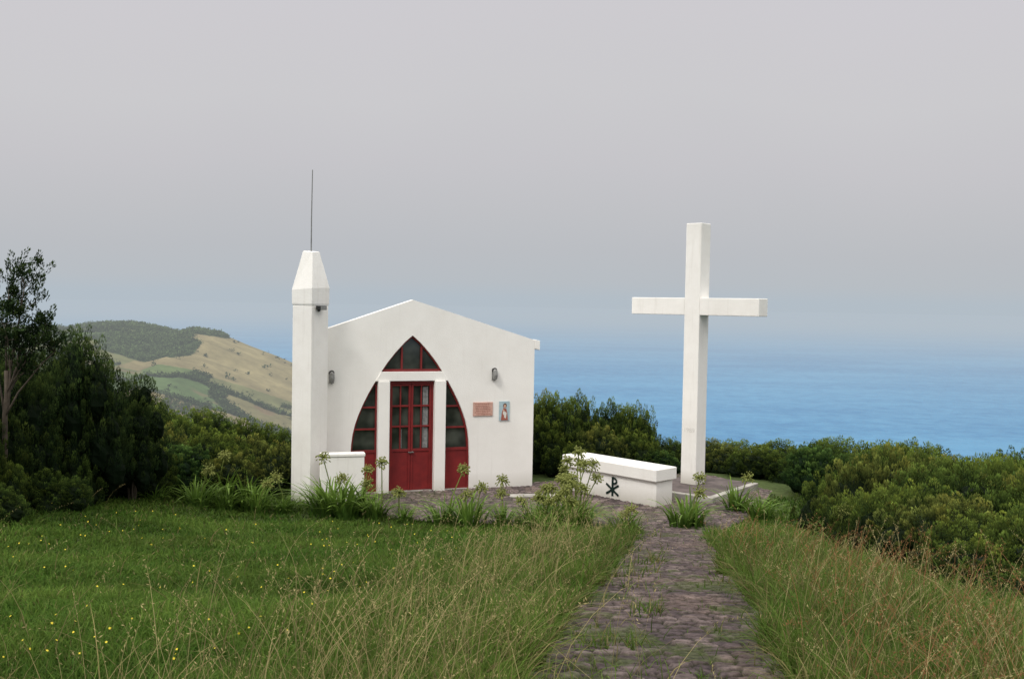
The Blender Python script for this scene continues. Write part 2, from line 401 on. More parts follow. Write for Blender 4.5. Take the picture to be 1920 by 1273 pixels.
w.obj('wall',M_wall,ch)
r=MB()
r.prism([(RXX+.002,ZR-.17),(RXX+.11,ZR-.2),(RXX+.11,ZR-.033+.02),(RXX+.002,ZR+.012)],-.015,D+.25)
r.prism([(0,PK-DR-.1),(RXX-.2,ZR-.16),(RXX-.2,ZR-.07),(0,PK-DR-.01)],.223,D-.003)
r.prism([(LX+.2,ZL-DR-.1),(0,PK-DR-.1),(0,PK-DR-.01),(LX+.2,ZL-DR-.01)],.223,D-.003)
r.obj('roof',M_wall,ch,.008)
for x0,x1 in((-.655,-.44),(.44,.655)):
    p=MB();p.box(x0,x1,-.07,.15,-.1,2.125);p.obj('pillar',M_wall,ch,.008)
p=MB();zb,zt=2.128,2.30
p.prism([(-archx(zb)+.0,zb),(archx(zb),zb),(archx(zt),zt),(-archx(zt),zt)],-.025,.15);p.obj('lintel',M_wall,ch,.004)
fl=MB();fl.box(-1.16,1.16,-.02,.6,-.1,.03);fl.obj('threshold',M_kerb,ch)
def fan(name,poly,y,mat,parent):
    q=MB();q.prism(poly,y,y+.012);return q.obj(name,mat,parent)
gw=MB();pts=[(x,z) for x,z in ARCH[:5]]
gp=[(-x,z) for x,z in pts[::-1]]+pts[1:]
gp=[(x*.998,min(z,2.985)) for x,z in gp]
def strip(outer,inner,y0,y1,B):
    n=len(outer)
    for i in range(n-1):
        j=i+1
        B.prism([outer[i],outer[j],inner[j],inner[i]][::-1],y0,y1)
inn=[(x*.90,2.345+(z-2.30)*.875) for x,z in gp]
strip(gp,inn,.05,.10,gw)
gw.box(-.56,.56,.052,.098,2.302,2.345)
for bx in(-.19,.19): gw.box(bx-.016,bx+.016,.055,.095,2.345,archz(bx)-.05)
gwo=gw.obj('gable_window',M_red,ch);gwo['label']='pointed window with red frame'
fan('window_glass',[(-.585,2.30)]+[(p[0]*.97,p[1]-.01) for p in gp[1:-1]]+[(.585,2.30)],.105,M_glass,gwo)
for s in(-1,1):
    sw=MB();zs=np.linspace(2.125,.0,16)
    outer=[(s*archx(z)*.998,z) for z in zs];inner=[(s*(max(archx(z)-.035,.665)),z) for z in zs]
    if s<0:
        for i in range(15): sw.prism([outer[i],outer[i+1],inner[i+1],inner[i]],.05,.10)
    else:
        for i in range(15): sw.prism([inner[i],inner[i+1],outer[i+1],outer[i]],.05,.10)
    def rail(z,h=.03):
        a=s*.657;b_=s*(archx(z)-.03)
        sw.box(min(a,b_),max(a,b_),.053,.097,z-h/2,z+h/2)
    rail(1.63);rail(1.22);rail(.80,.05);
    a=s*.657;sw.box(min(a,a+s*.03),max(a,a+s*.03),.056,.094,.0,2.06)
    so=sw.obj('side_window',M_red,ch);so['label']='curved red framed window beside the door'
    poly=[(s*.66,.8)]+[(s*(archx(z)-.01),z) for z in np.linspace(.8,2.1,12)]+[(s*.66,2.1)]
    if s<0:poly=poly[::-1]
    fan('window_glass',poly,.105,M_glass,so)
    kp=MB();kp.box(min(s*.69,s*1.13),max(s*.69,s*1.13),.07,.11,.03,.78);kp.obj('kick_panel',M_redd,so)
dr=MB()
dr.box(-.438,-.405,.05,.11,.03,2.12);dr.box(.405,.438,.05,.11,.03,2.12);dr.box(-.405,.405,.05,.11,2.07,2.12)
do=dr.obj('door',M_red,ch,.003);do['label']='red double door with small glass panes'
for s in(-1,1):
    lf=MB();a,b_=(-.402,-.004) if s<0 else(.004,.402)
    lf.box(a,a+.04,.06,.10,.035,2.067);lf.box(b_-.04,b_,.06,.10,.035,2.067)
    mid=(a+b_)/2;lf.box(mid-.012,mid+.012,.065,.095,.82,2.03)
    for z,h in((2.045,.035),(1.645,.03),(1.255,.03),(.80,.05)): lf.box(a+.04,b_-.04,.062,.098,z-h/2,z+h/2)
    lf.box(a+.04,b_-.04,.075,.095,.035,.77)
    lo=lf.obj('door_leaf',M_redd,do,.002)
g_=MB();g_.box(-.365,.365,.105,.112,.8,2.05);g_.obj('door_glass',M_glass,do)
cu=MB()
def drape(x0,x1,z0,z1):
    n=14;b=len(cu.v)
    for i in range(n+1):
        x=x0+(x1-x0)*i/n
        for z in(z0,z1): cu.v.append((x,.103-.003*math.sin(i*1.9),z))
    for i in range(n): cu.f.append((b+2*i,b+2*i+2,b+2*i+3,b+2*i+1))
drape(.24,.34,.84,2.0);drape(-.20,-.16,.84,1.2)
cu.obj('curtain',M_curtain,do)
hd=MB();hd.box(.0-.05,.06,.03,.045,.755,.775);hd.box(.03,.05,.045,.06,.75,.78);hd.obj('handle',M_metal,do)
def wall_lamp(x,z):
    l=MB();l.box(x-.045,x+.045,-.03,0-.001,z-.10,z+.10)
    l.tube([(x,-.03,z-.09),(x,-.075,z-.06),(x,-.085,z),(x,-.075,z+.07),(x,-.03,z+.095)],[.03,.045,.05,.045,.03],8)
    o=l.obj('wall_lamp',M_lampg,ch);q=MB();q.tube([(x,-.02,z+.085),(x,-.06,z+.1)],[.055,.045],8);q.obj('lamp_hood',M_black,o)
wall_lamp(1.64,2.23);wall_lamp(-1.53,2.2)
pl=MB();pl.box(1.22,1.62,-.02,-.001,1.43,1.70);po=pl.obj('plaque',M_pink,ch,.004);po['label']='pink stone plaque with engraved lines'
ln=MB();random.seed(3)
for k in range(7):
    z=1.665-k*.033;x=1.25+random.uniform(0,.04)
    while x<1.57-random.uniform(0,.05):
        wd_=random.uniform(.012,.035)
        ln.box(x,x+wd_,-.023,-.0205,z-.004-random.uniform(0,.003),z+.004);x+=wd_+random.uniform(.006,.014)
ln.obj('engraved_text',M_brown,po)
OX=-.03
tp=MB();tp.box(1.785+OX,2.0+OX,-.02,-.001,1.33,1.71);to=tp.obj('tile_picture',M_tileb,ch,.003);to['label']='painted tile panel of a robed figure holding a child'
def disc(B,cx,cz,rx,rz,y,n=14):
    B.prism([(OX+cx+rx*math.cos(2*math.pi*k/n),cz+rz*math.sin(2*math.pi*k/n)) for k in range(n)],y,y+.004)
q=MB();q.prism([(x+OX,z) for x,z in [(1.82,1.34),(1.965,1.34),(1.95,1.47),(1.93,1.56),(1.87,1.58),(1.84,1.5)]],-.025,-.021);q.obj('painted_robe',M_robe,to)
q=MB();q.prism([(x+OX,z) for x,z in [(1.88,1.40),(1.92,1.37),(1.935,1.48),(1.89,1.52)]],-.029,-.0255);disc(q,1.875,1.48,.02,.04,-.0295);q.obj('painted_child',M_white,to)
q=MB();disc(q,1.90,1.625,.038,.045,-.026);q.obj('painted_hair',M_hair,to)
q=MB();disc(q,1.898,1.615,.025,.032,-.031);disc(q,1.87,1.535,.018,.02,-.034);q.obj('painted_face',M_skin,to)

# ---------------------------------------------------------------- bell tower
tw=empty('tower',(-3.635,17.93,0),math.radians(-30),label='slender white square tower with tapered top and thin rod',category='tower')
h=.225
t=MB();t.box(-h,h,-h,h,-.15,3.52);t.obj('shaft',M_wall2,tw,.012)
t=MB();k=h+.010
t.v=[(-h,-h,3.522),(h,-h,3.522),(h,h,3.522),(-h,h,3.522),(-k,-k,3.56),(k,-k,3.56),(k,k,3.56),(-k,k,3.56),(-k-.003,-k-.003,3.80),(k+.003,-k-.003,3.83),(k+.003,k+.003,3.85),(-k-.003,k+.003,3.82),
 (-.105,-.10,4.50),(.105,-.085,4.48),(.11,.10,4.49),(-.10,.10,4.51)]
t.f.append((3,2,1,0))
for l in range(3):
    for e in range(4):
        e2=(e+1)%4;t.f.append((l*4+e,l*4+e2,l*4+4+e2,l*4+4+e))
t.f.append((12,13,14,15));t.obj('spire',M_wall2,tw,.008)
t=MB();t.tube([(0,0,4.49),(0,0,5.1),(.012,0,5.95)],[.012,.010,.008],6);t.obj('lightning_rod',M_metal,tw)
t=MB();t.box(h+.02,h+.12,-.14,.04,3.45,3.52);t.box(h,h+.03,-.07,-.03,3.42,3.50);fo=t.obj('floodlight',M_black,tw,.006)
t=MB();t.box(h+.105,h+.122,-.125,.025,3.46,3.51);t.obj('lamp_glass',M_lampg,fo)

lw=empty('low_wall',(-2.97,17.62,0),math.radians(15),label='short white parapet wall beside the tower',category='wall')
t=MB();t.box(-.40,.37,-.10,.10,-.15,.86);t.obj('wall_body',M_wall2,lw,.01)
t=MB();t.box(-.40,.385,-.115,.115,.862,.92);t.obj('wall_cap',M_wall2,lw,.012)

# ---------------------------------------------------------------- altar
al=empty('altar',(2.04,18.72,0),math.radians(-46.5),label='white stone altar with thick slab and green emblem',category='altar')
t=MB();t.box(-1.10,1.11,-.24,.24,-.1,.475);t.obj('altar_base',M_wall2,al,.015)
t=MB();t.box(-1.16,1.155,-.305,.30,.478,.70);t.obj('altar_slab',M_wall,al,.015)
t=MB();cx=.09;cz=.245;y0=-.2455
def bar(B,x0,z0,x1,z1,w_,y0):
    dx,dz=x1-x0,z1-z0;l=math.hypot(dx,dz);nx_,nz_=-dz/l*w_/2,dx/l*w_/2
    B.prism([(x0+nx_,z0+nz_),(x0-nx_,z0-nz_),(x1-nx_,z1-nz_),(x1+nx_,z1+nz_)],y0,y0+.004)
bar(t,cx,cz-.18,cx,cz+.18,.05,y0)
bar(t,cx-.15,cz-.15,cx+.15,cz+.04,.042,y0-.0045);bar(t,cx-.15,cz+.04,cx+.15,cz-.15,.042,y0-.009)
pr=None
for k in range(13):
    a=math.pi/2-math.pi*k/12;q=(cx+.105*max(math.cos(a),0)**.8,cz+.112+.055*math.sin(a))
    if pr:bar(t,pr[0],pr[1],q[0],q[1],.036,y0-.0135-.0002*k)
    pr=q
t.obj('chi_rho_emblem',M_dgreen,al)

# ---------------------------------------------------------------- cross
pf=empty('cross_platform',(3.75,18.25,0),math.atan2(.8,.6),label='low stone platform with pale kerb under the cross',category='platform')
t=MB();t.box(0,.14,-0,1.55,-.1,.105);t.box(.14,2.1,0,.14,-.1,.105);t.obj('kerb',M_kerb,pf,.012)
t=MB();t.box(.14,2.1,.14,1.55,-.1,.10);t.obj('platform_top',simple('dark_stone',(.13,.105,.10),.9,noise=.45,scale=4,bump=.6),pf)
cr=empty('cross',(3.66,19.8,.098),math.radians(-42.5),label='tall white concrete cross standing on a stone platform',category='cross')
s=.174
t=MB();t.box(-s,s,-s,s,0,5.17);t.obj('post',M_wall2,cr,.012)
t=MB();t.box(-1.46,-s,-s+.004,s-.004,3.36,3.70);t.box(s,1.46,-s+.004,s-.004,3.36,3.70);t.obj('arm',M_wall2,cr,.012)
cu_=bpy.data.curves.new('inscription','FONT');cu_.body='1989';cu_.size=.13;cu_.extrude=.001;cu_.align_x='CENTER'
tmp=bpy.data.objects.new('tmp',cu_);COL.objects.link(tmp)
dg=bpy.context.evaluated_depsgraph_get();me=bpy.data.meshes.new_from_object(tmp.evaluated_get(dg));bpy.data.objects.remove(tmp)
me.materials.clear();me.materials.append(M_faint)
o=bpy.data.objects.new('inscription',me);link(o,cr);o.rotation_euler=(math.pi/2,0,0);o.location=(-.0,-s-.002,1.04)
def kerbstone(x0,y0,x1,y1,w_):
    e_=empty('kerb_stone',((x0+x1)/2,(y0+y1)/2,0),math.atan2(y1-y0,x1-x0),label='pale concrete kerb set in dark paving',category='kerb')
    l=math.hypot(x1-x0,y1-y0);q=MB();q.box(-l/2,l/2,-w_/2,w_/2,-.05,.035);q.obj('kerb_block',M_kerb,e_,.01)
kerbstone(.0,18.55,1.1,18.73,.26)

# ---------------------------------------------------------------- foliage
def leaves(base,dirs,length,width,cols,lo=.6,hi=1.15):
    n=len(base);r_=rng.normal(0,1,(n,3));side=np.cross(dirs,r_);side/=np.linalg.norm(side,axis=1)[:,None]+1e-9
    mid=base+dirs*(length*.5)[:,None];tip=base+dirs*length[:,None]
    V=np.stack([base,mid+side*(width/2)[:,None],tip,mid-side*(width/2)[:,None]],1).reshape(-1,3)
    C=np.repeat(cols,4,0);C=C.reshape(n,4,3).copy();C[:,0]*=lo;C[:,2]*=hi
    return V,C.reshape(-1,3)
def norm(a): return a/(np.linalg.norm(a,axis=-1,keepdims=True)+1e-9)
def core(c,r,n=10):
    V=[];F=[]
    for i in range(n+1):
        th=math.pi*i/n
        for j in range(n):
            ph=2*math.pi*j/n;k=1+rng.uniform(-.15,.15)
            V.append((c[0]+r[0]*k*math.sin(th)*math.cos(ph),c[1]+r[1]*k*math.sin(th)*math.sin(ph),c[2]+r[2]*k*math.cos(th)))
    for i in range(n):
        for j in range(n):
            j2=(j+1)%n;F.append((i*n+j,(i+1)*n+j,(i+1)*n+j2,i*n+j2))
    return np.array(V),np.array(F)
def tuft_leaves(tp,ax,tl,nl,L0,dark,light,top,fat=.30,yl=.35):
    n=len(tp);k=rng.random((n,nl))**.75
    ang=rng.normal(0,1,(n,nl,3));radial=ang-(ang*ax[:,None,:]).sum(-1,keepdims=True)*ax[:,None,:];radial=norm(radial)
    prof=np.sqrt(np.clip(1-(k*1.75-.75)**2,0,1))*rng.uniform(.7,1.0,(n,nl))
    base=tp[:,None,:]+ax[:,None,:]*(k*tl[:,None])[...,None]+radial*(prof*tl[:,None]*fat)[...,None]
    d=norm(ax[:,None,:]*(.75+.9*k)[...,None]+radial*.5+rng.normal(0,.14,(n,nl,3)))
    ln_=(L0*rng.uniform(.7,1.3,(n,nl))).ravel()
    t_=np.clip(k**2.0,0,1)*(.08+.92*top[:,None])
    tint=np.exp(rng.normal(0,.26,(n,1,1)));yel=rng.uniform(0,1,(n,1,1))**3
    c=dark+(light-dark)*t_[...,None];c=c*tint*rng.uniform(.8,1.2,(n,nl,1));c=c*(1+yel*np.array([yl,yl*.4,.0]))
    return leaves(base.reshape(-1,3),d.reshape(-1,3),ln_,ln_*rng.uniform(.26,.38,len(ln_)),c.reshape(-1,3))
HG={}
def make_crown(name,rad,height,z0,nlobes,gap,nl,L0,tl0,dark,light,lobe_r=.42,rough=.0):
    dark=np.array(dark);light=np.array(light);Vs=[];Cs=[];Fs=[];S=[];nv=0
    lobes=[]
    for i in range(nlobes):
        a=i*2.4+rng.uniform(-.4,.4);rr_=rad*math.sqrt((i+.5)/nlobes)*.78
        top=height*(1-.42*(rr_/rad)**2)*rng.uniform(.80-rough,1.02)
        lr=rad*lobe_r*rng.uniform(.65,1.15);lz=max(top-lr-tl0*.7,z0+.1)
        lobes.append((rr_*math.cos(a),rr_*math.sin(a),lz,lr))
        if lz-lr*1.2>z0+.1:
            lobes.append((rr_*math.cos(a)*1.18,rr_*math.sin(a)*1.18,(lz+z0)/2,lr*1.05))
    zz=[l[2]+l[3] for l in lobes];zmax=max(zz)
    for (x,y,z,lr) in lobes:
        d=norm(rng.normal(0,1,(260,3)));d[:,2]=np.where(d[:,2]<-.35,-d[:,2],d[:,2])
        sel=[];md=gap/lr
        for q in range(len(d)):
            if not sel or ((d[sel]-d[q])**2).sum(1).min()>md*md: sel.append(q)
        d=d[sel];m0=len(d)
        p=np.array([x,y,z])+d*np.array([lr,lr,lr*1.05])*rng.uniform(.78,1.18,(m0,1))
        ok=np.ones(m0,bool)
        for (x2,y2,z2,l2) in lobes:
            if (x2,y2,z2)!=(x,y,z): ok&=np.linalg.norm((p-np.array([x2,y2,z2])),axis=1)>l2*.78
        p=p[ok];d=d[ok]
        if len(p)==0:continue
        ax=norm(d*.4+np.array([0,0,1.0])+rng.normal(0,.13,p.shape))
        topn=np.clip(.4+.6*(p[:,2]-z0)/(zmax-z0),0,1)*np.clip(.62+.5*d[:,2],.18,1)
        V,C=tuft_leaves(p,ax,tl0*rng.uniform(.6,1.4,len(p)),nl,L0,dark,light,topn)
        Vs.append(V);Cs.append(C);m_=len(V)//4
        Fs.append(np.arange(m_*4)+nv);S.append(np.full(m_,4));nv+=len(V)
        V,F=core((x,y,z),(lr*.82,lr*.82,lr*.84));Vs.append(V);Cs.append(np.tile(dark*.5,(len(V),1)))  # darkened inner mass, painted shade for the gaps between tufts
        Fs.append((F+nv).ravel());S.append(np.full(len(F),4));nv+=len(V)
    VV=np.concatenate(Vs);HG[name]=float(np.percentile(VV[:,2],99.7))
    me=mesh_np(name,VV,np.concatenate(Fs),np.concatenate(S),M_leaf,np.concatenate(Cs))
    t=MB()
    for (x,y,z,lr) in lobes[:10]:
        t.tube([(x*.08,y*.08,-.3),(x*.3,y*.3,z*.35),(x*.8,y*.8,z*.75),(x,y,z)],[.05,.038,.025,.012],6)
    tm=mesh_py(name+'_trunk',t.v,t.f,M_bark,True)
    return me,tm
DK=(.013,.028,.008);LT=(.165,.235,.042)
DK2=(.013,.028,.009);LT2=(.115,.17,.038)
LY=(.22,.26,.058)
VAR={}
for nm,args in {
 'low':(.85,1.15,.02,9,.14,95,.042,.24,DK,LT,.40,.08),
 'low2':(.95,1.25,.02,12,.135,90,.042,.23,DK,(.125,.195,.038),.34,.12),
 'yel':(.9,1.2,.02,10,.14,95,.042,.23,(.016,.031,.010),LY,.38,.1),
 'wide':(1.25,1.6,.02,16,.155,95,.045,.26,DK,LT,.30,.12),
 'dark':(1.1,1.6,.02,13,.145,90,.044,.24,DK2,LT2,.34,.12),
 'tall':(1.0,2.9,.05,14,.15,90,.046,.28,(.009,.022,.008),(.085,.135,.034),.34,.12),
 'round':(.8,1.3,.02,8,.125,90,.05,.18,(.012,.034,.011),(.105,.19,.045),.42),
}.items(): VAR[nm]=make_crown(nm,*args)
def shrub(kind,x,y,top,sx=1.0,label='dense evergreen heath shrub with upright leafy tips',group='evergreen shrubs around the terrace'):
    z=float(gz(x,y));H=max(top-z,.45);me,tm=VAR[kind]
    e=empty('shrub',(x,y,z-.03),rng.uniform(0,6.28),label=label,category='shrub',group=group)
    e.scale=(sx,sx,H/HG[kind])
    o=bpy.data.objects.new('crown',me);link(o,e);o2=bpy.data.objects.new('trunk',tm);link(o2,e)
R=[('low2',3.95,6.65,2.1,.6),('low',3.75,7.5,2.0,.6),('low',4.3,7.5,2.3,.8),('low2',4.8,8.1,2.4,.85),('low',4.2,8.6,2.05,.75),('low2',5.5,9.0,2.3,.9),('yel',4.4,9.8,1.95,.75),('wide',6.4,10.4,2.25,.8),
('low',4.35,10.9,1.75,.75),('low2',5.3,11.0,2.0,.85),('low',4.55,12.1,1.6,.75),('yel',6.6,12.3,2.0,.95),('low2',5.6,12.9,1.8,.85),('round',7.6,13.2,1.9,1),
('low',4.75,13.4,1.4,.7),('yel',5.4,14.5,1.6,.8),('low2',6.4,14.4,1.65,.85),('wide',7.6,15.2,1.65,.75),('low',5.3,15.9,1.2,.65),('low2',6.2,16.2,1.45,.9),('yel',7.3,17.0,1.45,.9),
('wide',8.6,17.0,1.5,.85),('low2',6.5,18.0,1.15,.85),('low',7.6,19.0,1.2,.95),('wide',9.2,19.5,1.2,.9),('round',6.2,20.0,.95,.85),('wide',8.3,21.2,1.0,.85),('yel',10.4,20.6,1.1,1),('low2',9.6,22.8,.75,1.1),('wide',11.8,23,.8,1.1),
('low2',6.6,21.9,.9,.9),('low',5.6,22.4,.85,.85),('yel',4.9,23.4,.72,.85),('low2',7.8,23.6,.65,1.1),('wide',6.2,24.8,.5,1.1),('wide',9.0,25,.5,1.2),('dark',13.2,25,.6,1.2),('low',3.9,23.4,.62,.75),('low2',4.4,24.2,.62,.8)]
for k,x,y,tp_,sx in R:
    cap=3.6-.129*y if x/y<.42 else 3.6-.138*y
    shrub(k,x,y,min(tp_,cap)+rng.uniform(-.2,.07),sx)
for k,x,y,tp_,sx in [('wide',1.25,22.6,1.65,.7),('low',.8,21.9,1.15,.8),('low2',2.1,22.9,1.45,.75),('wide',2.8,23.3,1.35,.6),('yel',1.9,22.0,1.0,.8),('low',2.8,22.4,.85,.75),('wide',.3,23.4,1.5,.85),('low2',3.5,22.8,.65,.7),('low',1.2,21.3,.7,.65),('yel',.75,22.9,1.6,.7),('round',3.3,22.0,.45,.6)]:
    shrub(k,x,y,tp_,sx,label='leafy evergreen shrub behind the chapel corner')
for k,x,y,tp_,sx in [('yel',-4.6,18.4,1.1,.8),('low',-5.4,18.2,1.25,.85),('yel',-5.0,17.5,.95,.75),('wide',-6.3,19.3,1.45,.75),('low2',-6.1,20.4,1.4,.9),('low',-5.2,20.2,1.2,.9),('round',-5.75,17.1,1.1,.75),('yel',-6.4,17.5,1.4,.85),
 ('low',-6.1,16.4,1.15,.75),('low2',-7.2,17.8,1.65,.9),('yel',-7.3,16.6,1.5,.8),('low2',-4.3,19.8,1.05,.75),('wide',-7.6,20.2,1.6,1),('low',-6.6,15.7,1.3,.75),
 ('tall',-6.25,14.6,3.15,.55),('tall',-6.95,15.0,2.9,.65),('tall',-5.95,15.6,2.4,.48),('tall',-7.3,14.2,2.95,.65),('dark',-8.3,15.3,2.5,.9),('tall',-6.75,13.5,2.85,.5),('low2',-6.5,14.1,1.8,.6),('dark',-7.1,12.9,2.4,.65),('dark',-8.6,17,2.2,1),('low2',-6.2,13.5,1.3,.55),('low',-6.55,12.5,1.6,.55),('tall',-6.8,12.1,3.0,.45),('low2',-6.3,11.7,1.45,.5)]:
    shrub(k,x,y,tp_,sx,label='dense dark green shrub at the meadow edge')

# tree at the meadow edge
tx,ty=-6.6,12.9;tz=float(gz(tx,ty))
te=empty('tree',(tx,ty,tz-.05),0,label='dark feathery tree rising above dense shrubs',category='tree')
t=MB();tips=[]
def limb(p0,p1,r0,r1,bend=.1,n=6):
    p0=Vector(p0);p1=Vector(p1);off=Vector((random.uniform(-1,1),random.uniform(-1,1),random.uniform(-.3,.6)))*bend
    pts=[p0.lerp(p1,i/n)+off*math.sin(math.pi*i/n)+Vector((random.uniform(-1,1),random.uniform(-1,1),0))*.012 for i in range(n+1)]
    t.tube(pts,[r0+(r1-r0)*i/n for i in range(n+1)],6);return pts
random.seed(11)
trunk=limb((0,0,0),(.05,0,1.9),.045,.03,.05)
ends=[(.20,.1,3.15,12),(.32,-.1,3.0,11),(.08,.0,2.98,9),(.50,.1,2.4,11),(.12,-.2,2.5,10),(.40,.15,2.3,11),(-.1,0,2.6,9),(.62,.1,2.15,10),(.22,.0,2.2,10),(0.0,.1,2.15,10),(.35,.1,1.95,10)]
for ex,ey,ez,nk in ends:
    pts=limb(trunk[random.choice([4,5,6])],(ex,ey,ez),.015,.006,.08)
    for k in range(nk):
        b_=pts[random.choice([4,5,6,6])];q=b_+Vector((random.uniform(-.13,.15),random.uniform(-.15,.15),random.uniform(-.02,.16)))
        limb(b_,q,.005,.002,.03,3);tips.append(q)
t.obj('trunk',M_bark,te,smooth=True)
tips=np.array([tuple(q) for q in tips]);tips=np.concatenate([tips+rng.normal(0,.045,tips.shape) for _ in range(3)])
V,C=tuft_leaves(tips,norm(rng.normal(0,.35,tips.shape)+np.array([.2,0,.9])),rng.uniform(.10,.20,len(tips)),40,.042,np.array((.009,.022,.008)),np.array((.065,.105,.03)),rng.uniform(.3,.9,len(tips)),.20)
o=bpy.data.objects.new('crown',mesh_np('tree_crown',V,np.arange(len(V)),np.full(len(V)//4,4),M_leaf,C));link(o,te)

# ---------------------------------------------------------------- agapanthus
def blades(X,Y,Z,H,W,lean,ang,cb,ct,name,mat,seg=3,droop=1.0,flat=False):
    n=len(X);ts=np.linspace(0,1,seg+1);V=np.zeros((n,2*seg+1,3));C=np.zeros((n,2*seg+1,3))
    dx,dy=np.cos(ang),np.sin(ang);fa=ang+math.pi/2+rng.normal(0,.3,n) if flat else rng.uniform(0,2*math.pi,n);px,py=np.cos(fa),np.sin(fa)
    for i,t_ in enumerate(ts):
        hx=lean*t_**1.8*H;hz=H*(t_-droop*.5*np.minimum(lean,1.3)*t_**2.5)
        cx_=X+dx*hx;cy_=Y+dy*hx;cz_=Z+hz
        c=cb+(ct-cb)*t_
        if i<seg:
            w_=W*(1-.75*t_**1.5)/2
            V[:,2*i]=np.stack([cx_-px*w_,cy_-py*w_,cz_],-1);V[:,2*i+1]=np.stack([cx_+px*w_,cy_+py*w_,cz_],-1);C[:,2*i]=c;C[:,2*i+1]=c
        else:
            V[:,2*i]=np.stack([cx_,cy_,cz_],-1);C[:,2*i]=c
    k=2*seg+1;base=(np.arange(n)*k)[:,None];sz=[];loc=[]
    for i in range(seg-1): loc+=[2*i,2*i+1,2*i+3,2*i+2];sz.append(4)
    loc+=[2*seg-2,2*seg-1,2*seg];sz.append(3)
    F=(base+np.array(loc)[None,:]).ravel()
    return mesh_np(name,V.reshape(-1,3),F,np.tile(sz,n),mat,C.reshape(-1,3))
def strap_clump(n,L0=.55,wid=.036):
    a=rng.uniform(0,6.28,n);r0=rng.uniform(0,.22,n)
    X=r0*np.cos(a);Y=r0*np.sin(a);H=L0*rng.uniform(.45,1.2,n)
    cb=np.array([.05,.11,.018])*rng.uniform(.7,1.2,(n,1));ct=np.array([.19,.30,.05])*rng.uniform(.45,1.3,(n,1))
    return blades(X,Y,np.zeros(n),H,np.full(n,wid),rng.uniform(.2,1.2,n),a+rng.normal(0,.5,n),cb,ct,'strap_leaves',M_agl,6,1.0,True)
def umbel_stalk(h,lean,seed):
    random.seed(seed);mb=MB();top=Vector((lean*math.cos(seed),lean*math.sin(seed),h))
    mid=Vector((top.x*.3,top.y*.3,h*.5));mb.tube([(0,0,0),mid,top],[.012,.010,.008],5)
    n_stem=len(mb.v)
    for k in range(70):
        d=Vector((random.gauss(0,1),random.gauss(0,1),random.gauss(.5,.8))).normalized();l=random.uniform(.04,.11)
        p=top+d*l;mb.tube([top,p],[.0036,.0028],3)
        mb.tube([p,p+d*.014+Vector((0,0,-.005)),p+d*.034+Vector((0,0,-.016))],[.004,.014,.003],4)
    V=np.array(mb.v);C=np.tile(np.array([.19,.24,.06]),(len(V),1));C[n_stem:]=np.array([.29,.32,.09])*np.array([random.uniform(.65,1.2) for _ in range(len(V)-n_stem)])[:,None]
    ff=np.concatenate([np.array(f) for f in mb.f]);sz=[len(f) for f in mb.f]
    return mesh_np('umbel',V,ff,sz,M_agl,C)
LEAFV=[strap_clump(90) for i in range(3)]
HS=(.80,.98,.66,.88,.55)
STV=[umbel_stalk(h,l,s) for h,l,s in zip(HS,(.12,.2,.1,.3,.15),(1,2,3.3,4.4,5.2))]
AG=[(-3.05,16.7,[.98],1.35),(-2.8,16.4,[.65],1.4),(-2.5,16.75,[.75,.55],1.15),(-2.2,16.35,[.95],.9),(-1.7,16.1,[.5],.6),(-1.05,15.8,[.9],1.0),(-.65,15.5,[.65,.5],1.2),(-.1,15.95,[.7,.5],.75),(.3,15.6,[.5,.4],.8),(.5,15.1,[.65,.5],.9),
 (.70,15.4,[.8,.65,.5],1.0),(.82,15.8,[1.05,.9,.75],1.1),(.92,15.3,[1.15,1.0,.85,.65],1.2),(1.0,14.9,[.8,.65,.5],1.0),(1.08,15.6,[.98,.85,.7],1.0),(1.15,16.0,[1.0,.8],.9),(.6,14.6,[.6],.7),(1.75,14.8,[.4,.3],.85),(2.85,16.0,[.6],1.2),(3.02,16.2,[.8],.8),(4.1,17.7,[.6],1.1),(4.35,17.2,[],.9),
 (-4.3,16.7,[.5],1.0),(-4.75,16.5,[],.9),(-5.15,16.3,[.6],1.0),(-4.5,17.1,[],1.25),(-3.85,16.8,[.6],.75),(-4.9,17.0,[.8],1.25),(.8,14.3,[.7],.5),(-5.7,15.9,[],.7),(4.1,12.2,[.5],.6),(4.6,14.2,[.5],.8)]
for i,(x,y,hs,s_) in enumerate(AG):
    z=float(gz(x,y));e=empty('agapanthus_plant',(x,y,z-.01),rng.uniform(0,6.28),label='agapanthus plant with strap leaves and green seed heads',category='plant',group='agapanthus plants around the terrace')
    o=bpy.data.objects.new('leaf_clump',LEAFV[i%3]);link(o,e);o.scale=(s_,s_,s_)
    for k,hh_ in enumerate(hs):
        b_=min(range(5),key=lambda q:abs(HS[q]-hh_-.05*k));o=bpy.data.objects.new('flower_stalk',STV[b_]);link(o,e);o.location=(rng.uniform(-.10,.10),rng.uniform(-.12,.12),0);o.rotation_euler=(0,0,rng.uniform(0,6.28));o.scale=(1,1,hh_/HS[b_])

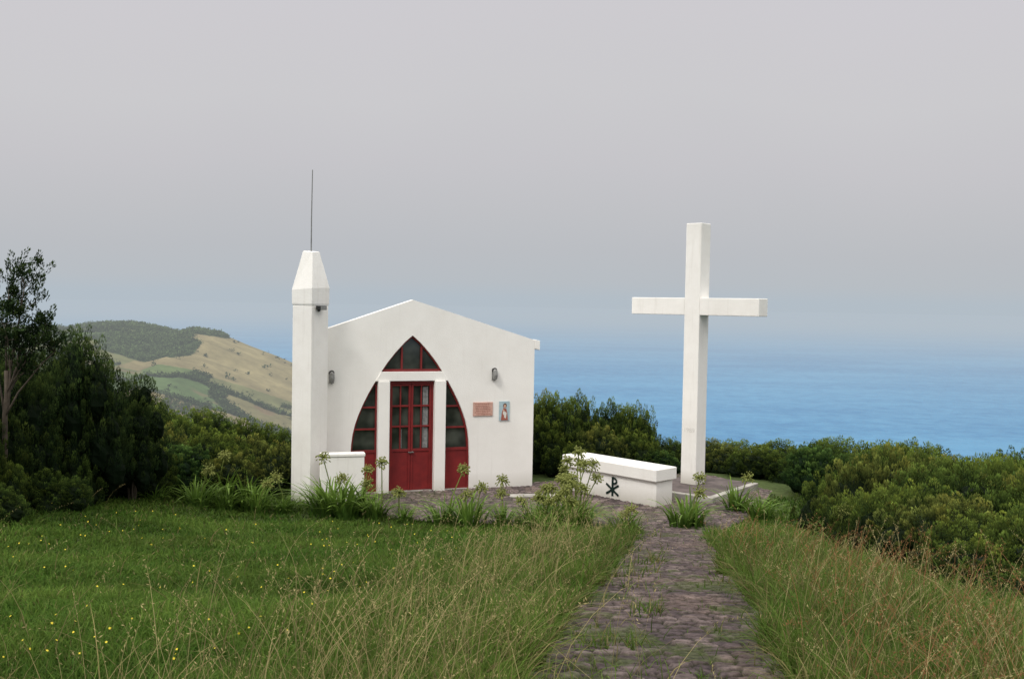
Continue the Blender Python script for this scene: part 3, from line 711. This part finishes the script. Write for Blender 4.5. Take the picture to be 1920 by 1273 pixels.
# ---------------------------------------------------------------- grass
def sample(n,y0,y1):
    u=rng.random(n);y=y0*(y1/y0)**u;x=y*rng.uniform(-.62,.60,n);return x,y
def allowed(x,y,edge=.0):
    d=x-path_x(y);pw=.50+.14*(fbm(x*2.2,y*2.2,61)-.5)*2+edge;pw=pw+np.where(d<0,.14,.04)*sstep(9,4,y)
    d=np.abs(d)
    on=(d<pw)&(y<16.3)
    tuft=(fbm(x*3.4,y*2.8,71)>.615)&(d>.05)
    ok=~on|(tuft&(rng.random(len(x))<.40))|(on&(rng.random(len(x))<.015))
    pl=inpoly(x+.3*(fbm(x*1.7,y*1.7,66)-.5),y+.5*(fbm(x*1.7,y*1.7,67)-.5),PLAZA)
    ok&=~pl|((rng.random(len(x))<.03))
    cx_=(x+1.91)*math.cos(math.radians(20))+(y-18.84)*math.sin(math.radians(20));cy_=-(x+1.91)*math.sin(math.radians(20))+(y-18.84)*math.cos(math.radians(20))
    ok&=~((cx_>-1.8)&(cx_<2.55)&(cy_>-.05)&(cy_<3.6))
    return ok,on
def tallzone(x,y):
    d=x-path_x(y)
    left=sstep(-2.5,-.8,d+1.3*(fbm(x*.8,y*.8,81)-.5))*(d<0)
    right=(d>0)*sstep(0,.5,d)*(1-.6*sstep(1.3,2.2,d))
    return np.clip(left+right,0,1)*sstep(16.5,13.5,y)
n=350000;x,y=sample(n,2.6,19.5);ok,on=allowed(x,y);x=x[ok];y=y[ok];on=on[ok];n=len(x)
tz_=tallzone(x,y);patch=fbm(x*1.1,y*1.1,91);rough_=fbm(x*3.1,y*3.1,17)
H=(.03+.075*rng.random(n)+.08*patch+.08*np.clip(rough_-.45,0,1))*(1+1.9*tz_*rng.random(n))*np.where(on,.6,1);W=.0028+.0009*y
W=W*rng.uniform(.7,1.3,n)
G1=np.array([.055,.128,.017]);G2=np.array([.125,.195,.034]);G3=np.array([.25,.22,.09])
m1=np.clip(patch*1.1+rough_*.7-.38+.2*tz_+rng.normal(0,.22,n),0,1)[:,None];dry=(rng.random(n)<.04+.20*tz_)[:,None]
ct=np.where(dry,G3*rng.uniform(.6,1.15,(n,1)),(G1*(1-m1)+G2*m1)*rng.uniform(.65,1.3,(n,1)))
ct=ct*(.52+1.0*fbm(x*.55,y*.55,99))[:,None]
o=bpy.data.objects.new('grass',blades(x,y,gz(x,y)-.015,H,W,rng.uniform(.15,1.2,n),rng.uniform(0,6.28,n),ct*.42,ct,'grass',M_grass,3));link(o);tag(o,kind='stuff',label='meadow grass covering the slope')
n=62000;x,y=sample(n,2.6,16);ok,_=allowed(x,y,.10);cl=fbm(x*2.1,y*2.1,37);ok&=(rng.random(n)<np.maximum(tallzone(x,y),.015)*np.clip(cl*2.4-.35,.15,1));x=x[ok];y=y[ok];cl=cl[ok];n=len(x)
clump=.35+1.25*cl
near=np.clip((np.abs(x-path_x(y))-.4)/.8,.45,1)
H=rng.uniform(.2,.60,n)*(1-.03*y)*clump*near;ct=np.where((rng.random(n)<.28)[:,None],np.array([.32,.27,.115]),np.array([.125,.195,.038]))*rng.uniform(.6,1.25,(n,1))
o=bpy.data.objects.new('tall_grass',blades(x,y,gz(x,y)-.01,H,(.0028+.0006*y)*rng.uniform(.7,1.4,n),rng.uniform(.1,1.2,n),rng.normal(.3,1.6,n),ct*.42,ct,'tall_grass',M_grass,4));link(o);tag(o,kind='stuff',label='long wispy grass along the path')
n=4800;x,y=sample(n,2.8,14.5);ok,_=allowed(x,y,.12);ok&=(rng.random(n)<np.maximum(tallzone(x,y),.02));x=x[ok];y=y[ok];n=len(x)
H=rng.uniform(.4,.88,n)*np.where(x>path_x(y),.9,1)*(1-.02*y);lean=rng.uniform(.15,.9,n);ang=rng.normal(.2,1.5,n)
ct=np.array([.38,.32,.15])*rng.uniform(.7,1.2,(n,1))
red=((x>path_x(y)+.6)&(rng.random(n)<.5))[:,None];ct=np.where(red,np.array([.26,.13,.06])*rng.uniform(.8,1.3,(n,1)),ct)
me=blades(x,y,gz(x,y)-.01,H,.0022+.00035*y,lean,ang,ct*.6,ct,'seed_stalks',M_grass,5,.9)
o=bpy.data.objects.new('seed_stalks',me);link(o);tag(o,kind='stuff',label='dry golden grass stalks')
k=10;tt_=np.linspace(.8,1.0,k)[None,:]
hx=lean[:,None]*tt_**1.8*H[:,None];hz=H[:,None]*(tt_-.9*.5*np.minimum(lean,1.3)[:,None]*tt_**2.5)
P=np.stack([x[:,None]+np.cos(ang)[:,None]*hx,y[:,None]+np.sin(ang)[:,None]*hx,(gz(x,y)-.01)[:,None]+hz],-1).reshape(-1,3)
dd=norm(rng.normal(0,.6,P.shape)+np.array([0,0,.9]));ln_=rng.uniform(.010,.020,len(P))*np.repeat(.7+.05*y,k)
V,C=leaves(P,dd,ln_,ln_*.28,np.repeat(ct,k,0)*1.05)
o=bpy.data.objects.new('grass_seed_heads',mesh_np('seed_heads',V,np.arange(len(V)),np.full(len(V)//4,4),M_grass,C));link(o);tag(o,kind='stuff',label='feathery seed heads of long grass')
n=700;x,y=sample(n,4.0,15);ok=(x<path_x(y)-1.9)&(fbm(x*.7,y*.7,44)>.43);x=x[ok];y=y[ok];n=len(x)
Vs=[];c0=gz(x,y)+rng.uniform(.08,.17,n)
for i in range(n):
    r_=rng.uniform(.004,.0068)*(1+.06*y[i]);tl=norm(rng.normal(0,.5,3)+np.array([0,-.5,1]));a=norm(np.cross(tl,[1,.2,.1]));b_=np.cross(tl,a)
    for kk in range(10):
        an=2*math.pi*kk/10;rr_=r_*(1 if kk%2==0 else .6)
        Vs.append(np.array([x[i],y[i],c0[i]])+a*rr_*math.cos(an)+b_*rr_*math.sin(an))
V=np.array(Vs)
o=bpy.data.objects.new('yellow_flowers',mesh_np('flowers',V,np.arange(len(V)),np.full(n,10),simple('yellow_petal',(.6,.48,.03),.6),None));link(o);tag(o,kind='stuff',label='tiny yellow flowers scattered in the meadow')

# ---------------------------------------------------------------- light
wd=bpy.data.worlds.new('World');scene.world=wd;wd.use_nodes=True;nt=wd.node_tree
for n_ in list(nt.nodes):nt.nodes.remove(n_)
N=nt.nodes.new;L=nt.links.new;out=N('ShaderNodeOutputWorld')
sky=N('ShaderNodeTexSky');sky.sky_type='NISHITA';sky.sun_disc=False;sky.sun_elevation=math.radians(48);sky.sun_rotation=math.radians(215);sky.dust_density=4
b1=N('ShaderNodeBackground');b1.inputs['Strength'].default_value=.08;L(sky.outputs['Color'],b1.inputs['Color'])
tc=N('ShaderNodeTexCoord');sp=N('ShaderNodeSeparateXYZ');L(tc.outputs['Generated'],sp.inputs['Vector'])
nz=N('ShaderNodeTexNoise');nz.inputs['Scale'].default_value=2.2;nz.inputs['Detail'].default_value=3;L(tc.outputs['Generated'],nz.inputs['Vector'])
ns=N('ShaderNodeMath');ns.operation='SUBTRACT';ns.inputs[1].default_value=.5;L(nz.outputs['Fac'],ns.inputs[0])
nm=N('ShaderNodeMath');nm.operation='MULTIPLY';L(ns.outputs[0],nm.inputs[0]);L(sp.outputs['Z'],nm.inputs[1])
ma=N('ShaderNodeMath');ma.operation='MULTIPLY_ADD';ma.inputs[1].default_value=.7;L(nm.outputs[0],ma.inputs[0]);L(sp.outputs['Z'],ma.inputs[2])
rp=N('ShaderNodeValToRGB');cr_=rp.color_ramp;cr_.interpolation='LINEAR'
def srgb(r,g,b): return tuple(((c/255+.055)/1.055)**2.4 for c in(r,g,b))
stops=[(0,FOG[:3]),(.006,FOG[:3]),(.022,srgb(185,191,197)),(.05,srgb(188,191,196)),(.085,srgb(193,194,198)),(.13,srgb(199,198,202)),(.19,srgb(204,203,206)),(.26,srgb(206,204,208)),(.32,srgb(207,205,210)),(.5,(1.25,1.23,1.2)),(.75,(1.95,1.89,1.82)),(1,(2.05,1.99,1.92))]
cr_.elements[0].position=0;cr_.elements[0].color=(*stops[0][1],1);cr_.elements[1].position=1;cr_.elements[1].color=(*stops[-1][1],1)
for p_,c_ in stops[1:-1]:
    e_=cr_.elements.new(p_);e_.color=(*c_,1)
L(ma.outputs[0],rp.inputs['Fac'])
b2=N('ShaderNodeBackground');L(rp.outputs['Color'],b2.inputs['Color'])
mx=N('ShaderNodeMixShader');mx.inputs['Fac'].default_value=.98;L(b1.outputs[0],mx.inputs[1]);L(b2.outputs[0],mx.inputs[2]);L(mx.outputs[0],out.inputs['Surface'])
sl=bpy.data.lights.new('sun','SUN');sl.energy=1.5;sl.angle=math.radians(14);sl.color=(1,.96,.90)
so=bpy.data.objects.new('sun',sl);link(so)
d=Vector((-.45*.9,-.65*.9,.0));d=d.normalized()*math.cos(math.radians(48))+Vector((0,0,math.sin(math.radians(48))))
so.rotation_euler=d.to_track_quat('Z','Y').to_euler();so.location=(-10,-10,20)

# ---------------------------------------------------------------- camera
cam=bpy.data.cameras.new('camera');cam.lens=35.0;cam.sensor_width=36;cam.clip_end=200000;cam.clip_start=.05
co=bpy.data.objects.new('camera',cam);link(co)
co.matrix_world=Matrix.Translation((0,0,3.6))@Matrix.Rotation(math.radians(90-1.994),4,'X')@Matrix.Rotation(math.radians(1.0),4,'Z')
scene.camera=co
